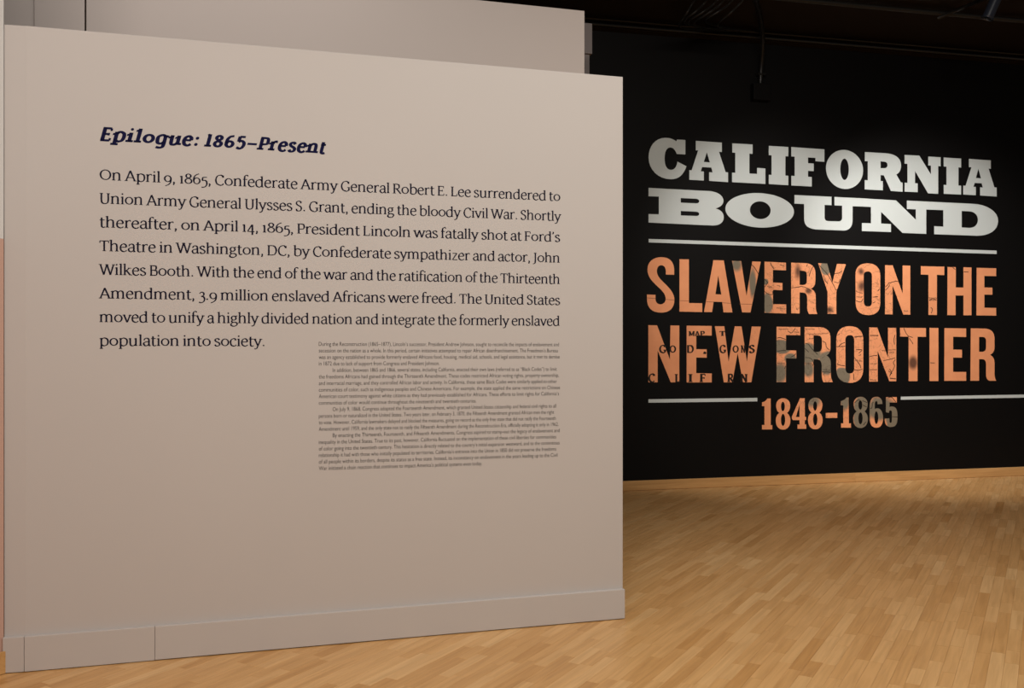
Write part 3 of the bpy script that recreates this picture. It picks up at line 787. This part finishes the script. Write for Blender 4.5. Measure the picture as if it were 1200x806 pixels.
class Pen:
    def __init__(s, W, H, serif, sth, nib=22, slant=0.0, table=None, track=0.0):
        s.track = track
        s.W, s.H, s.F, s.T, s.nib, s.sl = W, H, serif, sth, math.radians(nib), slant
        s.G = table or G
        s.cache = {}

    def stroke(s, P_, V, F, fixed=None):
        n = len(P_)
        b = len(V)
        for i, p in enumerate(P_):
            a, c = P_[max(i - 1, 0)], P_[min(i + 1, n - 1)]
            dx, dy = c[0] - a[0], c[1] - a[1]
            l = math.hypot(dx, dy) or 1
            ph = math.atan2(dy, dx)
            w = fixed or math.hypot(s.W * math.sin(ph - s.nib * (0 if abs(math.sin(ph)) > .995 else 1)), s.H * math.cos(ph - s.nib))
            nx, ny = -dy / l * w / 2, dx / l * w / 2
            V += [(p[0] + nx, p[1] + ny), (p[0] - nx, p[1] - ny)]
            if i:
                k = b + 2 * i
                F.append((k - 2, k - 1, k + 1, k))

    def glyph(s, ch):
        if ch in s.cache:
            return s.cache[ch]
        parts = s.G[ch].split(';')
        adv = float(parts[0]) + s.track
        V, F = [], []
        for e in parts[1:]:
            t = e.split()
            k, a = t[0], [float(x) for x in t[1:]]
            if k == 's':
                q = smooth_pts([(a[i], a[i + 1], 0) for i in range(0, len(a), 2)], 5)
                s.stroke([(p.x, p.y) for p in q], V, F)
            elif k == 'l':
                q = [(a[i], a[i + 1]) for i in range(0, len(a), 2)]
                s.stroke(q, V, F)
            elif k == 'h':
                s.stroke([(a[0], a[1]), (a[2], a[3])], V, F, fixed=s.H)
            elif k == 'v':
                s.stroke([(a[0], a[1]), (a[0], a[2])], V, F, fixed=s.H * 0.9)
            elif k == 'o':
                cx, cy, rx, ry = a
                n = 24
                b = len(V)
                w2, h2 = s.W / 2, s.H / 2
                for i in range(n):
                    an = 2 * math.pi * i / n
                    c_, s_ = math.cos(an), math.sin(an)
                    V += [(cx + (rx + w2) * c_, cy + (ry + h2 * 0) * s_), (cx + (rx - w2) * math.cos(an + .12), cy + (ry - 2 * h2) * math.sin(an + .12))]
                for i in range(n):
                    j = (i + 1) % n
                    F.append((b + 2 * i, b + 2 * j, b + 2 * j + 1, b + 2 * i + 1))
            elif k == 'd':
                b = len(V)
                n = 10
                r = a[2] * (1 + (s.W - .13) * 2)
                V += [(a[0] + r * math.cos(2 * math.pi * i / n), a[1] + r * math.sin(2 * math.pi * i / n)) for i in range(n)]
                F.append(tuple(range(b, b + n)))
            elif k in 'btr' and s.F:
                x, y = a
                x0, x1 = x - s.F, x + s.F
                sg = 1 if y <= 0.01 else -1
                if k == 't': x0, x1 = x - s.F, x + s.W / 2
                if k == 'r': x0, x1 = x - s.W / 2, x + s.F
                if k == 'r' and y > .01: sg = -1
                b = len(V)
                V += [(x0, y), (x1, y), (x1, y + sg * s.T), (x0, y + sg * s.T)]
                if k == 't': V[b] = (x0, y - s.T * 0.8); V[b + 3] = (x0, y - s.T * 1.8)
                F.append((b, b + 1, b + 2, b + 3) if sg > 0 else (b + 3, b + 2, b + 1, b))
        V = [(x + s.sl * y + s.track / 2, y) for x, y in V]
        # all faces wound the same way
        F2 = []
        for f in F:
            ar = sum(V[f[i]][0] * V[f[(i + 1) % len(f)]][1] - V[f[(i + 1) % len(f)]][0] * V[f[i]][1] for i in range(len(f)))
            F2.append(f if ar > 0 else tuple(reversed(f)))
        s.cache[ch] = (adv, V, F2)
        return s.cache[ch]

    def width(s, txt, sp=1.0):
        return sum(s.glyph(c)[0] * (sp if c == ' ' else 1) for c in txt)


def set_line(pen, words, wall, base, xs, cap, mat, parent, name='text_line', per_letter=False):
    """words set one by one; xs = picture x of each word's start, plus the end of the last one"""
    (xa, ya), (xb, yb) = base
    sa, za = wall.at(xa, ya)
    sb, zb_ = wall.at(xb, yb)
    slope = (zb_ - za) / (sb - sa)

    def sx(px):
        return wall.at(px, HY)[0]
    space = 0.25
    txt = ' '.join(words)
    # natural positions, then stretched between the measured anchors
    nat = []
    x = 0
    for w_ in words:
        nat.append(x)
        x += pen.width(w_) + space
    end = x - space
    anchors = [(n, sx(px)) for n, px in zip(nat + [end], xs) if px is not None]
    for wi, w_ in enumerate(words):
        n0 = nat[wi]
        lo = [a for a in anchors if a[0] <= n0 + 1e-9][-1]
        hi = [a for a in anchors if a[0] > n0 + 1e-9][0]
        k = (hi[1] - lo[1]) / (hi[0] - lo[0])
        s0 = lo[1] + (n0 - lo[0]) * k
        cur = s0
        VV, FF = [], []
        for ch in w_:
            adv, V, F = pen.glyph(ch)
            z0 = za + slope * (cur - sa)
            vv = [(cur + vx * k, -0.0006, z0 + vy * cap + slope * vx * k) for vx, vy in V]
            if per_letter:
                if V:
                    mx = cur + adv * k / 2
                    mesh('letter', [(p[0] - mx, p[1], p[2] - z0) for p in vv], F, mat, parent, Matrix.Translation((mx, 0, z0)))
            else:
                b = len(VV)
                VV += vv
                FF += [tuple(i + b for i in f) for f in F]
            cur += adv * k
        if not per_letter:
            z0 = za + slope * (s0 - sa)
            mesh('word', [(p[0] - s0, p[1], p[2] - z0) for p in VV], FF, mat, parent, Matrix.Translation((s0, 0, z0)))


body = Pen(0.145, 0.08, 0.14, 0.06)
head = Pen(0.265, 0.17, 0.25, 0.16, nib=8, slant=0.24, table=GH, track=0.11)

hd = empty('heading_lettering', W1.M, 'bold slanted navy slab-serif heading reading Epilogue: 1865–Present', 'lettering')
set_line(head, ['Epilogue:', '1865–Present'], W1, ((116.5, 164.4), (382, 180.0)), [115.5, 237.8, 381.0], 0.0562, M_navy, hd, per_letter=True)

para = empty('paragraph_lettering', W1.M, 'large dark serif paragraph of eight lines under the navy heading', 'lettering')
CAP = 0.0454
LINES = [
    ('On April 9, 1865, Confederate Army General Robert E. Lee surrendered to', 210.5, 235.6, 656.8),
    ('Union Army General Ulysses S. Grant, ending the bloody Civil War. Shortly', 238.3, 258.9, 657.2),
    ('thereafter, on April 14, 1865, President Lincoln was fatally shot at Ford’s', 266.2, 283.3, 656.5),
    ('Theatre in Washington, DC, by Confederate sympathizer and actor, John', 294.0, 307.7, 656.5),
    ('Wilkes Booth. With the end of the war and the ratification of the Thirteenth', 321.7, 332.7, 656.5),
    ('Amendment, 3.9 million enslaved Africans were freed. The United States', 349.5, 357.2, 656.5),
    ('moved to unify a highly divided nation and integrate the formerly enslaved', 377.3, 381.6, 656.2),
    ('population into society.', 405.0, 406.6, 311.0),
]
ANCH = [{}, {}, {}, {}, {}, {}, {}, {}]
for (txt, ya, yb, xe), an in zip(LINES, ANCH):
    ws = txt.split(' ')
    xs = [116.3] + [an.get(i) for i in range(1, len(ws))] + [xe]
    xb = 656.5
    set_line(body, ws, W1, ((116.3, ya), (xb, yb)), xs, CAP, M_text, para)

# --- fine print (Blender's built-in sans)
fine = empty('fine_print_lettering', W1.M, 'small grey sans-serif block of twenty lines at lower right of the paragraph', 'lettering')
SMALL = [
    (0, 1160, 'During the Reconstruction (1865–1877), Lincoln’s successor, President Andrew Johnson, sought to reconcile the impacts of enslavement and'),
    (0, 1155, 'secession on the nation as a whole. In this period, certain initiatives attempted to repair African disenfranchisement. The Freedmen’s Bureau'),
    (0, 1163, 'was an agency established to provide formerly enslaved Africans food, housing, medical aid, schools, and legal assistance, but it met its demise'),
    (0, 600, 'in 1872 due to lack of support from Congress and President Johnson.'),
    (1, 1150, 'In addition, between 1865 and 1866, several states, including California, enacted their own laws (referred to as “Black Codes”) to limit'),
    (0, 1160, 'the freedoms Africans had gained through the Thirteenth Amendment. These codes restricted African voting rights, property ownership,'),
    (0, 1150, 'and interracial marriage, and they controlled African labor and activity. In California, these same Black Codes were similarly applied to other'),
    (0, 1165, 'communities of color, such as indigenous peoples and Chinese Americans. For example, the state applied the same restrictions on Chinese'),
    (0, 1160, 'American court testimony against white citizens as they had previously established for Africans. These efforts to limit rights for California’s'),
    (0, 773, 'communities of color would continue throughout the nineteenth and twentieth centuries.'),
    (1, 1147, 'On July 9, 1868, Congress adopted the Fourteenth Amendment, which granted United States citizenship and federal civil rights to all'),
    (0, 1137, 'persons born or naturalized in the United States. Two years later, on February 3, 1870, the Fifteenth Amendment granted African men the right'),
    (0, 1145, 'to vote. However, California lawmakers delayed and blocked the measures, going on record as the only free state that did not ratify the Fourteenth'),
    (0, 1158, 'Amendment until 1959, and the only state not to ratify the Fifteenth Amendment during the Reconstruction Era, officially adopting it only in 1962.'),
    (1, 1163, 'By enacting the Thirteenth, Fourteenth, and Fifteenth Amendments, Congress aspired to stamp-out the legacy of enslavement and'),
    (0, 1147, 'inequality in the United States. True to its past, however, California fluctuated on the implementation of these civil liberties for communities'),
    (0, 1163, 'of color going into the twentieth century. This hesitation is directly related to the country’s initial expansion westward, and to the contentious'),
    (0, 1147, 'relationship it had with those who initially populated its territories. California’s entrance into the Union in 1850 did not preserve the freedoms'),
    (0, 1153, 'of all people within its borders, despite its status as a free state. Instead, its inconstancy on enslavement in the years leading up to the Civil'),
    (0, 800, 'War initiated a chain reaction that continues to impact America’s political systems even today.'),
]
for i, (ind, xr, txt) in enumerate(SMALL):
    yl = 405.2 + 7.67 * i
    yr = 405.6 + 7.19 * i
    xl = 389.8 if ind else 373.6
    xe = 365 + xr / 4
    sl = (yr - yl) / (655 - 373.6)
    ya, yb = yl + sl * (xl - 373.6), yl + sl * (xe - 373.6)
    (sa, za), (sb, zb_) = W1.at(xl, ya), W1.at(xe, yb)
    fc = bpy.data.curves.new('text_line', 'FONT')
    fc.body = txt
    fc.size = 1.0
    fc.resolution_u = 3
    fc.space_word = 0.9
    fc.offset = -0.003
    fo = bpy.data.objects.new('text_line', fc)
    COL.objects.link(fo)
    me = bpy.data.meshes.new_from_object(fo)
    bpy.data.objects.remove(fo)
    bpy.data.curves.remove(fc)
    me.name = 'text_line'
    xs = [v.co.x for v in me.vertices]
    x0, x1 = min(xs), max(xs)
    kx = (sb - sa) / (x1 - x0)
    ky = 0.0187 / 0.70
    slope = (zb_ - za) / (sb - sa)
    for v in me.vertices:
        sx_ = (v.co.x - x0) * kx
        v.co = Vector((sx_, -0.0006, v.co.y * ky + slope * sx_))
    me.materials.clear()
    me.materials.append(M_small)
    o = bpy.data.objects.new('text_line', me)
    COL.objects.link(o)
    o.parent = fine
    o['kind'] = 'stuff'
    o.matrix_local = Matrix.Translation((sa, 0, za))

# --- old map captions printed across NEW (ink on the copper print)
cap_pen = Pen(0.27, 0.14, 0.2, 0.11)


def map_caption(chars, y, hpx, parent):
    for ch, px, wpx in chars:
        adv, V, F = cap_pen.glyph(ch)
        x0 = px - wpx / 2
        vv = [W2.at(x0 + vx / adv * wpx, y - vy * hpx) for vx, vy in V]
        mx = sum(p[0] for p in vv) / len(vv); mz = sum(p[1] for p in vv) / len(vv)
        mesh('map_caption', [(p[0] - mx, -0.0016, p[1] - mz) for p in vv], F, M_ink, parent, Matrix.Translation((mx, 0, mz)))


map_caption([('G', 776.5, 8), ('O', 788.3, 7.5), ('D', 808.8, 8), (',', 826, 5), ('G', 846.8, 7.5), ('O', 862, 7), ('N', 870.8, 5), ('S', 881, 6.5)], 413.2, 8.6, sub)
map_caption([('M', 810.5, 7), ('A', 817, 5.5), ('P', 823, 5), ('T', 846.5, 7)], 393.6, 5.6, sub)
map_caption([('C', 763.5, 7.5), ('L', 794, 6), ('I', 809, 4.5), ('F', 823.5, 7), ('R', 856, 7), ('N', 871.8, 8)], 447.6, 9.4, sub)

# --- thin survey lines and scribbled place names printed on the copper map (ink, too fine to pick apart)
def ribbon(P_, wpx, V, F):
    n = len(P_)
    b = len(V)
    for i, p in enumerate(P_):
        a, c = P_[max(i - 1, 0)], P_[min(i + 1, n - 1)]
        dx, dy = c[0] - a[0], c[1] - a[1]
        l = math.hypot(dx, dy) or 1
        nx, ny = -dy / l * wpx / 2, dx / l * wpx / 2
        for q in ((p[0] + nx, p[1] + ny), (p[0] - nx, p[1] - ny)):
            s_, z_ = W2.at(*q)
            V.append((s_, -0.0015, z_))
        if i:
            k = b + 2 * i
            F.append((k - 2, k, k + 1, k - 1))


INK = {
    (750, 295, 8): ['1045 120 1075 150 1110 210'],
    (890, 300, 8): ['47 215 75 250 65 265 50 290', '47 330 80 355 120 360 125 330', '100 60 112 85 120 100 135 120', '190 80 235 95', '450 75 440 100',
                    '505 95 480 140 465 190', '300 300 370 290 385 285 420 290 460 310 490 330', '560 85 600 130 650 190 690 265 720 320 740 290',
                    '700 165 740 160 770 140', '700 240 740 250 755 215', '600 180 615 230 640 260', '905 420 950 430 970 400', '1060 385 1110 380', '1060 440 1085 430', '1108 330 1125 305'],
    (1030, 300, 8): ['60 290 75 275 95 250 105 255 120 245 160 235 178 240', '60 322 90 290 100 265', '485 480 500 500 490 535', '690 105 715 125', '795 148 840 150', '470 415 500 400 540 412'],
    (890, 375, 8): ['165 168 200 165 245 182', '165 290 248 285', '340 315 325 330 290 350', '245 430 235 455', '265 100 300 120 335 80', '425 215 460 230 500 280 545 322',
                    '425 265 460 300', '590 195 620 215 625 250 655 280', '430 350 480 360 505 400 495 430', '585 485 665 488', '722 250 802 245', '740 250 770 220 802 210',
                    '725 410 760 425 802 430', '888 158 968 150', '905 275 960 280 930 310', '890 350 910 380 940 420 950 450', '887 465 920 470 965 460', '880 500 886 560',
                    '1035 143 1115 145', '1032 345 1060 335 1102 330', '1032 465 1102 465'],
    (1030, 375, 8): ['150 140 140 180 145 230', '40 380 90 370 152 355', '152 370 135 400 145 430 130 470 110 500 100 530', '232 75 245 105 270 145 318 165', '282 170 320 225',
                     '478 400 522 402', '100 460 120 490 105 510', '100 545 158 550'],
    (970, 455, 12): ['375 205 430 160 462 175', '485 170 550 200', '490 235 548 262', '498 515 535 470', '595 282 620 270 626 205 645 202', '845 132 900 127 960 195', '905 400 978 400'],
}
SCRIB = {
    (890, 300, 8): ['75 285 118 290', '160 485 240 495', '165 275 190 280', '345 495 360 500', '650 500 690 520', '905 330 965 350', '910 380 960 385'],
    (1030, 300, 8): ['470 392 540 395', '472 412 538 410', '235 515 270 515'],
    (890, 375, 8): ['180 85 270 85', '330 110 370 115', '168 405 235 405', '430 82 515 85', '465 135 645 122', '465 175 505 172', '430 405 495 410', '600 465 660 470',
                    '730 140 750 130', '890 160 960 150', '930 330 950 325', '895 375 960 385', '1040 146 1110 143', '1040 410 1100 408', '1040 560 1090 562'],
    (1030, 375, 8): ['30 285 80 290', '90 282 155 275', '95 305 140 302', '90 475 120 500', '105 545 155 550'],
}
V, F = [], []
for (ox, oy, sc_), lines in INK.items():
    for ln in lines:
        a = [float(x) for x in ln.split()]
        pts = smooth_pts([(ox + a[i] / sc_, oy + a[i + 1] / sc_, 0) for i in range(0, len(a), 2)], 4)
        ribbon([(p.x + rnd.uniform(-.15, .15), p.y + rnd.uniform(-.15, .15)) for p in pts], 0.75, V, F)
for (ox, oy, sc_), lines in SCRIB.items():
    for ln in lines:
        a = [float(x) for x in ln.split()]
        L_ = math.hypot(a[2] - a[0], a[3] - a[1])
        n = max(4, int(L_ / 5))
        pts = []
        for i in range(n + 1):
            t = i / n
            pts.append((ox + (a[0] + (a[2] - a[0]) * t) / sc_, oy + (a[1] + (a[3] - a[1]) * t + (rnd.uniform(4, 9) if i % 2 else -rnd.uniform(3, 8))) / sc_))
        ribbon(pts, 0.6, V, F)
tag(mesh('map_lines', V, F, M_ink, sub), kind='stuff')
# brown fold crease running across the lower part of SLAV
V, F = [], []
for ln in ('66 432 120 436 146 437', '240 446 322 452', '370 457 458 462', '618 468 690 471', '770 477 850 483', '930 489 1052 492'):
    a = [float(x) for x in ln.split()]
    ribbon([(750 + a[i] / 8, 295 + a[i + 1] / 8) for i in range(0, len(a), 2)], 0.5, V, F)
tag(mesh('fold_crease', V, F, paint('fold_brown', (0.22, 0.075, 0.035), bump=0), sub), kind='stuff')
